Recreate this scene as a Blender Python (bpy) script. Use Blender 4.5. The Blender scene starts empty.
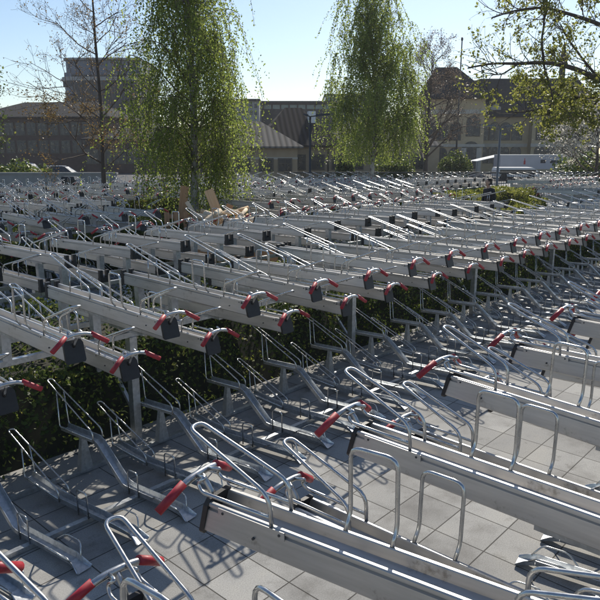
import bpy, math, random
import numpy as np
from mathutils import Vector, Matrix
R = math.radians
rnd = random.Random(11)
rng = np.random.default_rng(11)
scn = bpy.context.scene
col = scn.collection

# ------------------------------------------------------------------ camera frame
# X runs along the racks (to the right and away), Y across them (to the left and away)
CAM_H, FPX, PITCH, AZ = 2.6, 645.0, R(12.9), R(42.5)
FWD = Vector((math.cos(AZ), math.sin(AZ), 0)); RGT = Vector((math.sin(AZ), -math.cos(AZ), 0))
def project(x, y, z):
    F = x*FWD.x + y*FWD.y; S = x*RGT.x + y*RGT.y; d = z - CAM_H
    dep = F*math.cos(PITCH) - d*math.sin(PITCH)
    if dep < 0.15: return None
    return (300 + FPX*S/dep, 300 - FPX*(F*math.sin(PITCH) + d*math.cos(PITCH))/dep)
def at(px, py, F):
    """world point seen at photo pixel px, py and F metres straight ahead"""
    cx = (px-300)/FPX; cy = -(py-300)/FPX
    f = math.cos(PITCH) + cy*math.sin(PITCH); z = cy*math.cos(PITCH) - math.sin(PITCH)
    t = F/f
    p = FWD*F + RGT*(cx*t)
    return Vector((p.x, p.y, CAM_H + z*t))
def in_view(pts, m=70):
    for p in pts:
        q = project(*p)
        if q and -m < q[0] < 600+m and -m < q[1] < 600+m: return True
    return False

# ------------------------------------------------------------------ mesh builder
class MB:
    def __init__(self): self.v = []; self.f = []; self.m = []; self.s = []
    def add(self, vs, fs, mi=0, smooth=False):
        o = len(self.v); self.v += [tuple(p) for p in vs]
        for f in fs: self.f.append(tuple(i+o for i in f)); self.m.append(mi); self.s.append(smooth)
    def box(self, x0, x1, y0, y1, z0, z1, mi=0):
        self.hexa([(x0,y0,z0),(x1,y0,z0),(x1,y1,z0),(x0,y1,z0),(x0,y0,z1),(x1,y0,z1),(x1,y1,z1),(x0,y1,z1)], mi)
    def hexa(self, p, mi=0):
        self.add(p, [(0,3,2,1),(4,5,6,7),(0,1,5,4),(1,2,6,5),(2,3,7,6),(3,0,4,7)], mi)
    def bar(self, a, b, w, h, mi=0):
        a = Vector(a); b = Vector(b); d = (b-a).normalized()
        s = d.cross(Vector((0,0,1)))
        if s.length < 1e-4: s = Vector((1,0,0))
        s.normalize(); u = s.cross(d)
        p = []
        for q in (a, b):
            for i, j in ((-1,-1),(1,-1),(1,1),(-1,1)): p.append(q + s*(i*w/2) + u*(j*h/2))
        self.hexa(p, mi)
    def tube(self, pts, r, n=8, mi=0, cap=True):
        pts = [Vector(p) for p in pts]; k = len(pts)
        rr = r if isinstance(r, (list, tuple)) else [r]*k
        t0 = (pts[1]-pts[0]).normalized()
        a = t0.cross(Vector((0,0,1)))
        if a.length < .05: a = t0.cross(Vector((1,0,0)))
        a.normalize(); vs = []
        for i in range(k):
            if i == 0: t = t0
            elif i == k-1: t = (pts[i]-pts[i-1]).normalized()
            else:
                t = (pts[i+1]-pts[i]).normalized() + (pts[i]-pts[i-1]).normalized()
                if t.length < 1e-5: t = pts[i+1]-pts[i]
                t.normalize()
            a = a - t*a.dot(t)
            if a.length < 1e-5: a = t.orthogonal()
            a.normalize(); b = t.cross(a)
            for j in range(n):
                g = 2*math.pi*j/n
                vs.append(pts[i] + (a*math.cos(g) + b*math.sin(g))*rr[i])
        fs = [(i*n+j, i*n+(j+1)%n, (i+1)*n+(j+1)%n, (i+1)*n+j) for i in range(k-1) for j in range(n)]
        self.add(vs, fs, mi, True)
        if cap:
            o = len(self.v) - len(vs)
            self.f.append(tuple(o+j for j in reversed(range(n)))); self.m.append(mi); self.s.append(False)
            self.f.append(tuple(o+(k-1)*n+j for j in range(n))); self.m.append(mi); self.s.append(False)
    def extrude(self, prof, path, mi=0, smooth=False):
        """closed profile (x, z) swept along a path of (y, z) points"""
        n = len(prof); vs = []
        for i, (y, z) in enumerate(path):
            if i == 0: d = Vector((path[1][0]-y, path[1][1]-z))
            elif i == len(path)-1: d = Vector((y-path[i-1][0], z-path[i-1][1]))
            else: d = Vector((path[i+1][0]-path[i-1][0], path[i+1][1]-path[i-1][1]))
            d.normalize()
            for (px, pz) in prof: vs.append((px, y - d.y*pz, z + d.x*pz))
        fs = [(i*n+j, i*n+(j+1)%n, (i+1)*n+(j+1)%n, (i+1)*n+j) for i in range(len(path)-1) for j in range(n)]
        fs += [tuple(reversed(range(n))), tuple((len(path)-1)*n+j for j in range(n))]
        self.add(vs, fs, mi, smooth)
    def prism(self, outline, y0, y1, mi=0, side=None):
        """outline (x, z) given thickness from y0 to y1"""
        n = len(outline)
        vs = [(x,y0,z) for x,z in outline] + [(x,y1,z) for x,z in outline]
        self.add(vs, [tuple(range(n)), tuple(reversed(range(n,2*n)))], mi)
        o = len(self.v)-2*n
        for j in range(n):
            self.f.append((o+j, o+n+j, o+n+(j+1)%n, o+(j+1)%n)); self.m.append(mi if side is None else side); self.s.append(False)
    def merge(self, other, mi=None, M=None):
        o = len(self.v)
        self.v += other.v if M is None else [tuple(M @ Vector(p)) for p in other.v]
        self.f += [tuple(i+o for i in f) for f in other.f]
        self.m += other.m if mi is None else [mi]*len(other.f); self.s += other.s
    def mesh(self, name, mats):
        me = bpy.data.meshes.new(name); me.from_pydata(self.v, [], self.f)
        for m in (mats if isinstance(mats, (list, tuple)) else [mats]): me.materials.append(m)
        me.polygons.foreach_set('material_index', self.m); me.polygons.foreach_set('use_smooth', self.s)
        me.update(); return me
    def build(self, name, mats, parent=None, loc=None, rz=0):
        o = bpy.data.objects.new(name, self.mesh(name, mats)); col.objects.link(o)
        if parent: o.parent = parent
        if loc is not None: o.location = loc
        if rz: o.rotation_euler.z = rz
        return o
def fillet(pts, r, n=4):
    pts = [Vector(p) for p in pts]; out = [pts[0]]
    for i in range(1, len(pts)-1):
        a, b, c = pts[i-1], pts[i], pts[i+1]
        d1 = (a-b); d2 = (c-b); q = min(r, d1.length*.48, d2.length*.48)
        p1 = b + d1.normalized()*q; p2 = b + d2.normalized()*q
        for k in range(n+1):
            t = k/n; out.append(p1*(1-t)**2 + b*2*t*(1-t) + p2*t*t)
    out.append(pts[-1]); return out
def empty(name, loc, rz=0):
    o = bpy.data.objects.new(name, None); col.objects.link(o); o.location = loc; o.rotation_euler.z = rz
    o.empty_display_size = .2; return o
def tag(o, label=None, cat=None, group=None, kind=None):
    if label: o['label'] = label
    if cat: o['category'] = cat
    if group: o['group'] = group
    if kind: o['kind'] = kind
    return o
def dup(root):
    r = root.copy(); col.objects.link(r)
    for ch in root.children:
        c = ch.copy(); col.objects.link(c); c.parent = r
        for g in ch.children:
            d = g.copy(); col.objects.link(d); d.parent = c
    return r

# ------------------------------------------------------------------ materials
def mat(name, base=(.5,.5,.5), rough=.6, metal=0., spec=.5):
    m = bpy.data.materials.new(name); m.use_nodes = True
    b = m.node_tree.nodes['Principled BSDF']
    b.inputs['Base Color'].default_value = (*base, 1); b.inputs['Roughness'].default_value = rough
    b.inputs['Metallic'].default_value = metal; b.inputs['Specular IOR Level'].default_value = spec
    return m, m.node_tree, b
def ramp(nt, fac, stops):
    r = nt.nodes.new('ShaderNodeValToRGB'); e = r.color_ramp.elements
    while len(e) < len(stops): e.new(.5)
    for k, (p, c) in enumerate(stops): e[k].position = p; e[k].color = (*c, 1)
    nt.links.new(fac, r.inputs['Fac']); return r.outputs['Color']
def noise(nt, scale, detail=4, coord='Object', stretch=None, rough=.55):
    tc = nt.nodes.new('ShaderNodeTexCoord'); n = nt.nodes.new('ShaderNodeTexNoise')
    n.inputs['Scale'].default_value = scale; n.inputs['Detail'].default_value = detail; n.inputs['Roughness'].default_value = rough
    src = tc.outputs[coord]
    if stretch:
        mp = nt.nodes.new('ShaderNodeMapping'); mp.inputs['Scale'].default_value = stretch
        nt.links.new(src, mp.inputs['Vector']); src = mp.outputs['Vector']
    nt.links.new(src, n.inputs['Vector']); return n.outputs['Fac']
def rough_noise(nt, b, scale, lo, hi, stretch=None):
    f = noise(nt, scale, 4, stretch=stretch); mr = nt.nodes.new('ShaderNodeMapRange')
    mr.inputs['From Min'].default_value = .3; mr.inputs['From Max'].default_value = .7
    mr.inputs['To Min'].default_value = lo; mr.inputs['To Max'].default_value = hi
    nt.links.new(f, mr.inputs['Value']); nt.links.new(mr.outputs[0], b.inputs['Roughness'])
def bump(nt, b, fac, strength, dist=.01):
    bp = nt.nodes.new('ShaderNodeBump'); bp.inputs['Strength'].default_value = strength; bp.inputs['Distance'].default_value = dist
    nt.links.new(fac, bp.inputs['Height']); nt.links.new(bp.outputs['Normal'], b.inputs['Normal'])
def plain(name, a, b_, scale=3, rough=.7, metal=0., stretch=None, bm=0):
    m, nt, b = mat(name, a, rough, metal)
    f = noise(nt, scale, 5, stretch=stretch)
    nt.links.new(ramp(nt, f, [(.3, a), (.7, b_)]), b.inputs['Base Color'])
    if bm: bump(nt, b, f, bm)
    return m
M = {}
def _alu():
    m, nt, b = mat('brushed_aluminium', (.5,.5,.5), .42, .65)
    f = noise(nt, 9, 5, stretch=(6,.5,6)); nt.links.new(ramp(nt, f, [(.3,(.46,.45,.435)),(.7,(.56,.55,.535))]), b.inputs['Base Color'])
    sc = ramp(nt, noise(nt, 7, 8, rough=.75), [(.30,(.55,.53,.5)),(.40,(1,1,1)),(.7,(1,1,1)),(.8,(1.1,1.1,1.1))])
    oi = nt.nodes.new('ShaderNodeObjectInfo'); tv = ramp(nt, oi.outputs['Random'], [(0,(.84,.84,.84)),(1,(1.06,1.05,1.04))])
    src = b.inputs['Base Color'].links[0].from_socket
    for x in (sc, tv):
        mx = nt.nodes.new('ShaderNodeMix'); mx.data_type = 'RGBA'; mx.blend_type = 'MULTIPLY'; mx.inputs['Factor'].default_value = 1
        nt.links.new(src, mx.inputs['A']); nt.links.new(x, mx.inputs['B']); src = mx.outputs['Result']
    nt.links.new(src, b.inputs['Base Color'])
    rough_noise(nt, b, 4, .34, .55); return m
M['alu'] = _alu()
def _steel():
    m, nt, b = mat('stainless_tube', (.62,.62,.61), .25, 1.)
    f = noise(nt, 30, 3); nt.links.new(ramp(nt, f, [(.3,(.44,.44,.435)),(.7,(.57,.57,.56))]), b.inputs['Base Color'])
    rough_noise(nt, b, 25, .2, .36); return m
M['steel'] = _steel()
def _galv():
    m, nt, b = mat('galvanised_steel', (.5,.52,.53), .4, .85)
    tc = nt.nodes.new('ShaderNodeTexCoord'); v = nt.nodes.new('ShaderNodeTexVoronoi'); v.inputs['Scale'].default_value = 45
    nt.links.new(tc.outputs['Object'], v.inputs['Vector'])
    sep = nt.nodes.new('ShaderNodeSeparateColor'); nt.links.new(v.outputs['Color'], sep.inputs['Color'])
    nt.links.new(ramp(nt, sep.outputs['Red'], [(0,(.42,.44,.46)),(1,(.56,.58,.6))]), b.inputs['Base Color'])
    rough_noise(nt, b, 14, .28, .5); return m
M['galv'] = _galv()
m, nt, b = mat('red_rubber_grip', (.3,.012,.025), .42); M['red'] = m
oi = nt.nodes.new('ShaderNodeObjectInfo'); wn = noise(nt, 22, 6, rough=.7)
ad = nt.nodes.new('ShaderNodeMath'); ad.operation = 'MULTIPLY_ADD'; ad.inputs[1].default_value = .35; nt.links.new(oi.outputs['Random'], ad.inputs[0]); nt.links.new(wn, ad.inputs[2])
nt.links.new(ramp(nt, ad.outputs[0], [(.35,(.17,.012,.016)),(.55,(.3,.013,.024)),(.75,(.36,.022,.034)),(.92,(.38,.06,.06))]), b.inputs['Base Color']); rough_noise(nt, b, 30, .35, .65)
M['black'] = plain('black_plastic', (.012,.012,.013), (.025,.025,.027), 20, .5)
def _paver():
    m, nt, b = mat('concrete_pavers', (.3,.29,.27), .9)
    tc = nt.nodes.new('ShaderNodeTexCoord'); br = nt.nodes.new('ShaderNodeTexBrick')
    mp = nt.nodes.new('ShaderNodeMapping'); mp.inputs['Location'].default_value = (.05,.17,0); nt.links.new(tc.outputs['Object'], mp.inputs['Vector'])
    br.offset = 0; br.inputs['Scale'].default_value = 1; br.inputs['Brick Width'].default_value = .37; br.inputs['Row Height'].default_value = .37
    br.inputs['Mortar Size'].default_value = .005; br.inputs['Mortar Smooth'].default_value = .3
    br.inputs['Color1'].default_value = (.25,.246,.236,1); br.inputs['Color2'].default_value = (.35,.345,.33,1); br.inputs['Mortar'].default_value = (.07,.066,.06,1)
    nt.links.new(mp.outputs['Vector'], br.inputs['Vector'])
    stain = ramp(nt, noise(nt, 1.6, 6, rough=.65), [(.33,(.62,.61,.6)),(.52,(1,1,1)),(.72,(1.12,1.1,1.06))])
    grit = ramp(nt, noise(nt, 120, 3), [(.25,(.72,.72,.72)),(.6,(1.06,1.06,1.06))])
    spots = ramp(nt, noise(nt, 5, 6, rough=.7), [(.3,(.66,.65,.63)),(.42,(1,1,1))])
    c = br.outputs['Color']
    for x in (stain, grit, spots):
        mx = nt.nodes.new('ShaderNodeMix'); mx.data_type = 'RGBA'; mx.blend_type = 'MULTIPLY'; mx.inputs['Factor'].default_value = 1
        nt.links.new(c, mx.inputs['A']); nt.links.new(x, mx.inputs['B']); c = mx.outputs['Result']
    nt.links.new(c, b.inputs['Base Color'])
    inv = nt.nodes.new('ShaderNodeMath'); inv.operation = 'SUBTRACT'; inv.inputs[0].default_value = 1; nt.links.new(br.outputs['Fac'], inv.inputs[1])
    bump(nt, b, inv.outputs[0], .6, .006); return m
M['paver'] = _paver()
M['asphalt'] = plain('asphalt', (.045,.045,.046), (.07,.068,.066), 2.5, .92)
M['soil'] = plain('dark_soil', (.03,.022,.015), (.06,.045,.03), 6, .95, bm=.4)
M['bark'] = plain('dark_bark', (.05,.04,.032), (.11,.09,.075), 14, .9, stretch=(1,1,.25), bm=.5)
M['twig'] = plain('grey_brown_twigs', (.08,.062,.05), (.14,.11,.09), 20, .9)
def _birch():
    m, nt, b = mat('birch_bark', (.5,.48,.44), .8)
    f = noise(nt, 6, 5, stretch=(1,1,.5)); nt.links.new(ramp(nt, f, [(.36,(.06,.05,.045)),(.5,(.34,.32,.29)),(.7,(.55,.53,.49))]), b.inputs['Base Color']); return m
M['birch'] = _birch()
def leafmat(name, stops, trans=.45):
    m = bpy.data.materials.new(name); m.use_nodes = True; nt = m.node_tree; nt.nodes.clear()
    g = nt.nodes.new('ShaderNodeNewGeometry'); c = ramp(nt, g.outputs['Random Per Island'], stops)
    d = nt.nodes.new('ShaderNodeBsdfPrincipled'); d.inputs['Roughness'].default_value = .5; d.inputs['Specular IOR Level'].default_value = .35
    t = nt.nodes.new('ShaderNodeBsdfTranslucent'); mx = nt.nodes.new('ShaderNodeMixShader'); mx.inputs[0].default_value = trans
    o = nt.nodes.new('ShaderNodeOutputMaterial')
    hs = nt.nodes.new('ShaderNodeHueSaturation'); hs.inputs['Value'].default_value = 2.2; hs.inputs['Hue'].default_value = .485
    nt.links.new(c, hs.inputs['Color']); nt.links.new(c, d.inputs['Base Color']); nt.links.new(hs.outputs['Color'], t.inputs['Color'])
    nt.links.new(d.outputs[0], mx.inputs[1]); nt.links.new(t.outputs[0], mx.inputs[2]); nt.links.new(mx.outputs[0], o.inputs[0]); return m
M['birch_leaf'] = leafmat('birch_leaves', [(0,(.075,.115,.022)),(.5,(.125,.17,.036)),(1,(.18,.22,.05))], .58)
M['hedge_leaf'] = leafmat('hedge_leaves', [(0,(.03,.05,.014)),(.55,(.055,.085,.022)),(.85,(.1,.135,.028)),(1,(.17,.17,.04))], .35)
M['young_leaf'] = leafmat('young_yellow_green_leaves', [(0,(.08,.1,.018)),(.6,(.13,.15,.03)),(1,(.18,.185,.045))], .5)
M['bud_leaf'] = leafmat('yellow_brown_buds', [(0,(.09,.055,.018)),(.5,(.14,.1,.035)),(1,(.16,.13,.045))], .4)
M['brown_leaf'] = leafmat('brown_buds', [(0,(.08,.062,.045)),(.6,(.13,.105,.075)),(1,(.19,.15,.11))], .3)
M['blossom'] = leafmat('pale_blossom', [(0,(.16,.17,.12)),(.4,(.34,.33,.28)),(1,(.5,.48,.43))], .3)
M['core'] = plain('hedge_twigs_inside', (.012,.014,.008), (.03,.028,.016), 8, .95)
M['wood'] = plain('rough_sawn_wood', (.5,.32,.17), (.66,.46,.27), 26, .8, stretch=(1,1,.06), bm=.5)
M['wood_dark'] = plain('weathered_wood', (.36,.19,.09), (.5,.29,.15), 26, .85, stretch=(1,1,.06), bm=.5)
M['wood_pale'] = plain('fresh_cut_wood', (.6,.47,.32), (.74,.62,.46), 7, .8)
M['stucco'] = plain('tan_stucco', (.32,.245,.155), (.39,.3,.2), 1.2, .9)
M['stucco_yellow'] = plain('ochre_stucco', (.42,.33,.2), (.5,.4,.26), .9, .9)
M['trim'] = plain('pale_stone_trim', (.4,.37,.31), (.48,.45,.39), 2, .85)
M['slate'] = plain('dark_slate_roof', (.028,.028,.03), (.05,.048,.048), 3, 1.)
M['slate'].node_tree.nodes['Principled BSDF'].inputs['Specular IOR Level'].default_value = .1
M['dull_frame'] = plain('dull_window_frame', (.1,.085,.065), (.14,.12,.095), 2, .9)
M['brick'] = plain('dull_red_brick', (.07,.045,.038), (.1,.065,.055), 1.5, .9)
M['concrete'] = plain('grey_concrete', (.26,.26,.25), (.34,.335,.32), 1.5, .9)
M['fascia'] = plain('dark_grey_cladding', (.03,.034,.04), (.05,.055,.062), 1, .9)
M['white_paint'] = plain('white_paint', (.62,.62,.62), (.72,.72,.71), 1.5, .45)
M['grey_paint'] = plain('grey_trailer_side', (.36,.36,.39), (.42,.42,.45), .8, .5)
M['canvas'] = plain('white_canvas', (.6,.6,.6), (.7,.7,.69), 2, .8)
M['blue_paint'] = plain('blue_car_paint', (.03,.06,.2), (.04,.08,.24), 1, .3)
M['silver_paint'] = plain('silver_car_paint', (.4,.41,.43), (.46,.47,.49), 1, .3)
M['tyre'] = plain('tyre_rubber', (.015,.015,.015), (.025,.025,.025), 9, .8)
M['pole'] = plain('dark_painted_pole', (.03,.032,.034), (.05,.052,.055), 4, .5)
M['post'] = plain('grey_pole', (.14,.145,.15), (.19,.195,.2), 4, .5)
def glass(name, c, r=.08):
    m, nt, b = mat(name, c, r, 0., .8); rough_noise(nt, b, 2, r*.7, r*2); return m
M['glass'] = glass('dark_window_glass', (.008,.009,.011), .25)
M['glass_blue'] = glass('blue_facade_glass', (.02,.045,.1), .3)
M['glass_teal'] = glass('teal_facade_glass', (.05,.13,.14), .15)
def seam(name, a, b_, ax):
    """standing-seam sheet roof: ribs across the object's own axis"""
    m, nt, b = mat(name, a, 1., 0., .04)
    tc = nt.nodes.new('ShaderNodeTexCoord'); w = nt.nodes.new('ShaderNodeTexWave'); w.inputs['Scale'].default_value = .62; w.bands_direction = ax
    nt.links.new(tc.outputs['Object'], w.inputs['Vector'])
    nt.links.new(ramp(nt, w.outputs['Fac'], [(0,tuple(c*.7 for c in a)),(.25,a),(1,b_)]), b.inputs['Base Color'])
    bump(nt, b, w.outputs['Fac'], .5, .05); return m
M['seam_pale'] = seam('pale_seam_roof', (.16,.145,.125), (.22,.2,.175), 'X')
M['seam_dark'] = seam('dark_seam_roof', (.022,.02,.02), (.042,.038,.038), 'X')
M['skin'] = plain('skin', (.42,.26,.19), (.46,.29,.21), 9, .55)
M['hair'] = plain('dark_hair', (.012,.01,.009), (.03,.022,.018), 30, .6)
M['jacket'] = plain('black_jacket', (.012,.012,.015), (.024,.024,.028), 12, .8)
M['jeans'] = plain('dark_trousers', (.02,.024,.035), (.035,.04,.055), 12, .85)

# ------------------------------------------------------------------ ground
def sheet(name, x0, x1, y0, y1, z, m):
    g = MB(); g.add([(x0,y0,z),(x1,y0,z),(x1,y1,z),(x0,y1,z)], [(0,1,2,3)]); o = g.build(name, m); o['kind'] = 'structure'; return o
sheet('ground', -900, 1400, -900, 1400, -.012, M['asphalt'])
sheet('paving', -12, 62, -9, 24.6, 0, M['paver'])
kb = MB(); kb.box(-12, 62, 24.6, 24.8, -.012, .11); o = kb.build('kerb', M['concrete']); o['kind'] = 'structure'

# ------------------------------------------------------------------ upper tray
ZA, ZB, TL = 1.42, 1.21, 1.9                       # lip heights of the raised and lowered trays, tray length
def tray_parts(raised, lod):
    """part name -> (builder, material); local y runs from the handle inward, z = 0 at the lips"""
    n = (8, 6, 4)[lod]; nf = (4, 2, 1)[lod]; P = {}
    g = MB()
    prof = [(-.060,-.004),(-.056,0),(-.046,0),(-.043,-.004),(-.040,-.042),(-.018,-.050),(.018,-.050),(.040,-.042),(.043,-.004),(.046,0),(.056,0),(.060,-.004),
            (.060,-.014),(.050,-.018),(.050,-.026),(.058,-.030),(.063,-.112),(.056,-.120),(-.056,-.120),(-.063,-.112),(-.058,-.030),(-.050,-.026),(-.050,-.018),(-.060,-.014)]
    if lod == 2: prof = [(-.058,0),(-.043,0),(-.040,-.045),(.040,-.045),(.043,0),(.058,0),(.062,-.12),(-.062,-.12)]
    g.extrude(prof, [(.012,0),(TL-.03,0)])
    g.v = [(x, .002 + z*.26 if y < .02 else y, z) for x, y, z in g.v]
    if lod == 0:
        for s in (-1, 1):                          # screws and the pressed side plate at the hoop
            g.box(s*.0605, s*.0645, .05, .33, -.034, -.004)
            for yy, zz in ((.07,-.019),(.31,-.019),(.2,-.07)): g.tube([(s*.055,yy,zz),(s*.067,yy,zz)], .005, 6, 1)
    P['rail'] = (g, [M['alu'], M['pole']] if lod == 0 else M['alu'])
    g = MB()                                       # black end plate, bottom kicked out
    pts = [(-.052,.012),(.052,.012),(.066,-.012),(.068,-.120),(.060,-.132),(-.060,-.132),(-.068,-.120),(-.066,-.012)]
    sl = lambda z: .002 + z*.26
    vs = [(x, sl(z)-.016, z) for x, z in pts] + [(x, sl(z)+.004, z) for x, z in pts]
    k = len(pts); g.add(vs, [tuple(range(k)), tuple(reversed(range(k,2*k)))] + [(j,k+j,k+(j+1)%k,(j+1)%k) for j in range(k)])
    P['end_cap'] = (g, M['black'])
    g = MB()                                       # forked cap on the back end
    for s in (-1, 1): g.box(s*.024, s*.064, TL-.03, TL+.012, -.09, .022)
    g.box(-.066, .066, TL-.034, TL+.014, -.126, -.07)
    P['back_cap'] = (g, M['black'])
    bow = fillet([(-.182,-.115,-.008),(-.075,-.085,.064),(.075,-.085,.064),(.182,-.115,-.008)], .075, nf+1)
    g = MB(); g.tube(bow, .0135, n)
    g.tube(fillet([(0,-.02,-.03),(0,-.045,.02),(0,-.085,.062)], .03, nf), .011, n)
    P['handle'] = (g, M['steel'])
    for s in (-1, 1):
        g = MB(); a = Vector((s*.083,-.0872,.0586)); b_ = Vector((s*.187,-.1164,-.0114)); g.tube([a, b_], .0165, n+2)
        P['grip' + str(s)] = (g, M['red'])
    g = MB()                                       # short leaning hoop over the handle and its lower loop
    g.tube(fillet([(-.056,.275,-.01),(-.056,.27,.105),(-.030,-.095,.245),(.030,-.095,.245),(.056,.27,.105),(.056,.275,-.01)], .05, nf), .0077, n)
    for s in (-1, 1):
        g.tube(fillet([(s*.056,.27,.028),(s*.056,-.03,.028),(s*.05,-.055,.055),(s*.04,-.02,.078),(s*.03,-.078,.066)], .03, nf), .007, n)
    P['front_hoop'] = (g, M['steel'])
    g = MB()                                       # upright side hoop with splayed feet
    g.tube(fillet([(-.05,.49,.0),(-.085,.49,.045),(-.088,.49,.275),(-.088,.655,.275),(-.085,.655,.045),(-.05,.655,.0)], .04, nf), .0077, n)
    P['side_hoop'] = (g, M['steel'])
    g = MB()                                       # long leaning front-wheel hoop over the back end
    g.tube(fillet([(-.056,1.06,-.01),(-.056,1.06,.085),(-.026,1.84,.285),(.026,1.84,.285),(.056,1.06,.085),(.056,1.06,-.01)], .05, nf), .0077, n)
    for s in (-1, 1): g.tube([(s*.053,1.42,0),(s*.046,1.42,.172)], .006, n)
    P['back_hoop'] = (g, M['steel'])
    g = MB()                                       # sliding carriage under the tray
    g.box(-.05, .05, .80, 1.3, -.142, -.118)
    if raised:
        g.box(-.035, .035, 1.08, 1.15, -.374, -.138)
    P['carriage'] = (g, M['galv'])
    g = MB(); g.box(-.035, .035, 1.66, 1.73, -.374 if raised else -.164, -.117); P['riser'] = (g, M['galv'])
    return P
def make_tray(raised):
    root = empty('upper_bike_tray', (0,0,0)); P = tray_parts(raised, 0); h = None
    for k, (g, m) in P.items():
        if k.startswith('grip'): g.build('grip', m, h)
        else:
            o = g.build(k, m, root)
            if k == 'handle': h = o
    return root
TMATS = [M['alu'], M['black'], M['steel'], M['red'], M['galv'], M['pole']]
def merged(P, mats):
    g = MB()
    for k, (q, m) in P.items(): g.merge(q, mats.index(m[0] if isinstance(m, list) else m))
    return g

# ------------------------------------------------------------------ lower stand
def stand_parts(high, lod):
    n = (8, 6, 4)[lod]; nf = (4, 2, 1)[lod]; P = {}
    prof = [(-.040,.030),(-.036,.030),(-.028,-.006),(.028,-.006),(.036,.030),(.040,.030),(.034,-.012),(-.034,-.012)]
    if high:
        path = [(.10,.05),(.64,.05),(.70,.065),(.98,.325),(1.03,.345),(1.44,.345)]; y0, z0, y1, yt, zt = 1.0, .345, 1.44, 1.60, .74
    else:
        path = [(.10,.05),(.86,.06),(1.26,.12)]; y0, z0, y1, yt, zt = .82, .06, 1.24, 1.44, .47
    g = MB(); g.extrude(prof, path)
    wide = [(x*1.5, z) for x, z in prof]           # flattened, flared entry lip
    vs = [(x, .098, .05+z) for x, z in prof] + [(x*1.15, .04, .034+z*.8) for x, z in prof] + [(x*1.5, -.02, .014+z*.3) for x, z in prof]
    k = len(prof); fs = [(i*k+j, i*k+(j+1)%k, (i+1)*k+(j+1)%k, (i+1)*k+j) for i in range(2) for j in range(k)] + [tuple(range(k)), tuple(2*k+j for j in reversed(range(k)))]
    g.add(vs, fs); P['channel'] = (g, M['galv'])
    g = MB(); r = .0062
    zf = lambda y: z0 + .085 + (y-y0)/(yt-y0)*(zt-z0-.085)
    g.tube(fillet([(-.045,y0,z0),(-.045,y0,z0+.085),(-.024,yt,zt),(.024,yt,zt),(.045,y0,z0+.085),(.045,y0,z0)], .045, nf), r, n)
    zb = .345 if high else .118
    for s in (-1, 1):
        g.tube(fillet([(s*.044,y0+.01,z0+.022),(s*.044,y1,zb+.022),(s*.034,y1+.02,zf(y1+.02)-.004)], .03, nf), r*.9, n)
    P['wheel_hoop'] = (g, M['steel'])
    g = MB(); zs = .03
    g.tube(fillet([(-.045,.49,zs),(-.048,.49,.235),(-.048,.60,.235),(-.045,.60,zs)], .03, nf), .006, n); P['side_hoop'] = (g, M['steel'])
    for s in (-1, 1):
        g = MB(); g.tube(fillet([(s*.038,.06,.06),(s*.085,.12,.125),(s*.085,.27,.125),(s*.038,.36,.06)], .035, nf), .0055, n); P['guard'+str(s)] = (g, M['steel'])
    if high:
        g = MB(); g.hexa([(-.06,1.17,.0395),(.06,1.17,.0395),(.06,1.23,.0395),(-.06,1.23,.0395),(-.02,1.185,.331),(.02,1.185,.331),(.02,1.215,.331),(-.02,1.215,.331)])
        P['foot'] = (g, M['galv'])
    return P
SMATS = [M['galv'], M['steel']]
def make_stand(high):
    root = empty('lower_bike_stand', (0,0,0))
    for k, (g, m) in stand_parts(high, 0).items(): g.build('guard' if k.startswith('guard') else k, m, root)
    return root

# ------------------------------------------------------------------ rows
# name, v of the handle ends, direction of local +y (+1 = into the picture), first raised tray, gaps, wording
ROWS = [
 ('near', 1.60, -1, 1.33-.848*4, [], 'nearest row at the bottom right, grips pointing away'),
 ('facing', 3.75, 1, 1.9-.8*4, [], 'row across the paved aisle, black ends facing us'),
 ('backing', 8.75, -1, 4.4-.8*5, [(15.3,21.2)], 'second row back beyond the hedge, forked ends facing us'),
 ('third', 11.0, 1, 4.55-.8*4, [(7.9,10.7),(19.6,27.5)], 'third row back near the wood pile, black ends facing us'),
 ('fourth', 16.0, -1, 6.2-.8*4, [(9.2,11.6)], 'fourth row back by the tall left birch'),
 ('fifth', 18.25, 1, 7.7-.8*4, [], 'fifth row back, near the lamp posts'),
 ('sixth', 23.2, -1, 9.6-.8*4, [], 'farthest row before the street')]
SPLAY = {('near',True,0):8, ('near',True,-1):7, ('near',False,0):2, ('near',True,1):0, ('near',False,1):-2, ('near',True,2):-6, ('near',False,2):-3, ('near',True,3):-2}
trays, stands = [], []
for ri, (nm, v, sg, u0, gaps, words) in enumerate(ROWS):
    base = 1.28 if nm == 'near' else 0
    for k in range(0, 170):
        u = u0 + (.424 if nm == 'near' else .4)*k; raised = k % 2 == 0
        if nm == 'near' and not raised: u += .04
        if u > 23.6 + (21.6 - v)*.92: continue          # the field ends in a slanting edge along the street
        if nm == 'near' and u < -.2: continue
        if any(a < u < b for a, b in gaps): continue
        z = ZA if raised else ZB
        if in_view([(u, v+sg*y, z+dz) for y in (-.1,.5,1,1.9) for dz in (-.1,.25)]):
            d = math.dist((u, v+sg*.95, z), (0,0,CAM_H))
            trays.append((d, ri, u, raised, k))
        us = u + (.25 if nm == 'facing' else .2); high = k % 2 == 1
        if nm == 'facing': us = u - .15; high = k % 2 == 0
        vs = {'near':1.44,'facing':3.45}.get(nm, v - sg*.25)
        if in_view([(us, vs+sg*y, zz) for y in (0,.8,1.5) for zz in (.05,.5)]):
            d = math.dist((us, vs+sg*.7, .2), (0,0,CAM_H)); stands.append((d, ri, us, high, vs, k))
trays.sort(); stands.sort()
proto = {r: make_tray(r) for r in (True, False)}; used = {True: False, False: False}
lowmesh = {r: merged(tray_parts(r, 1), TMATS).mesh('upper_bike_tray', TMATS) for r in (True, False)}
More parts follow.
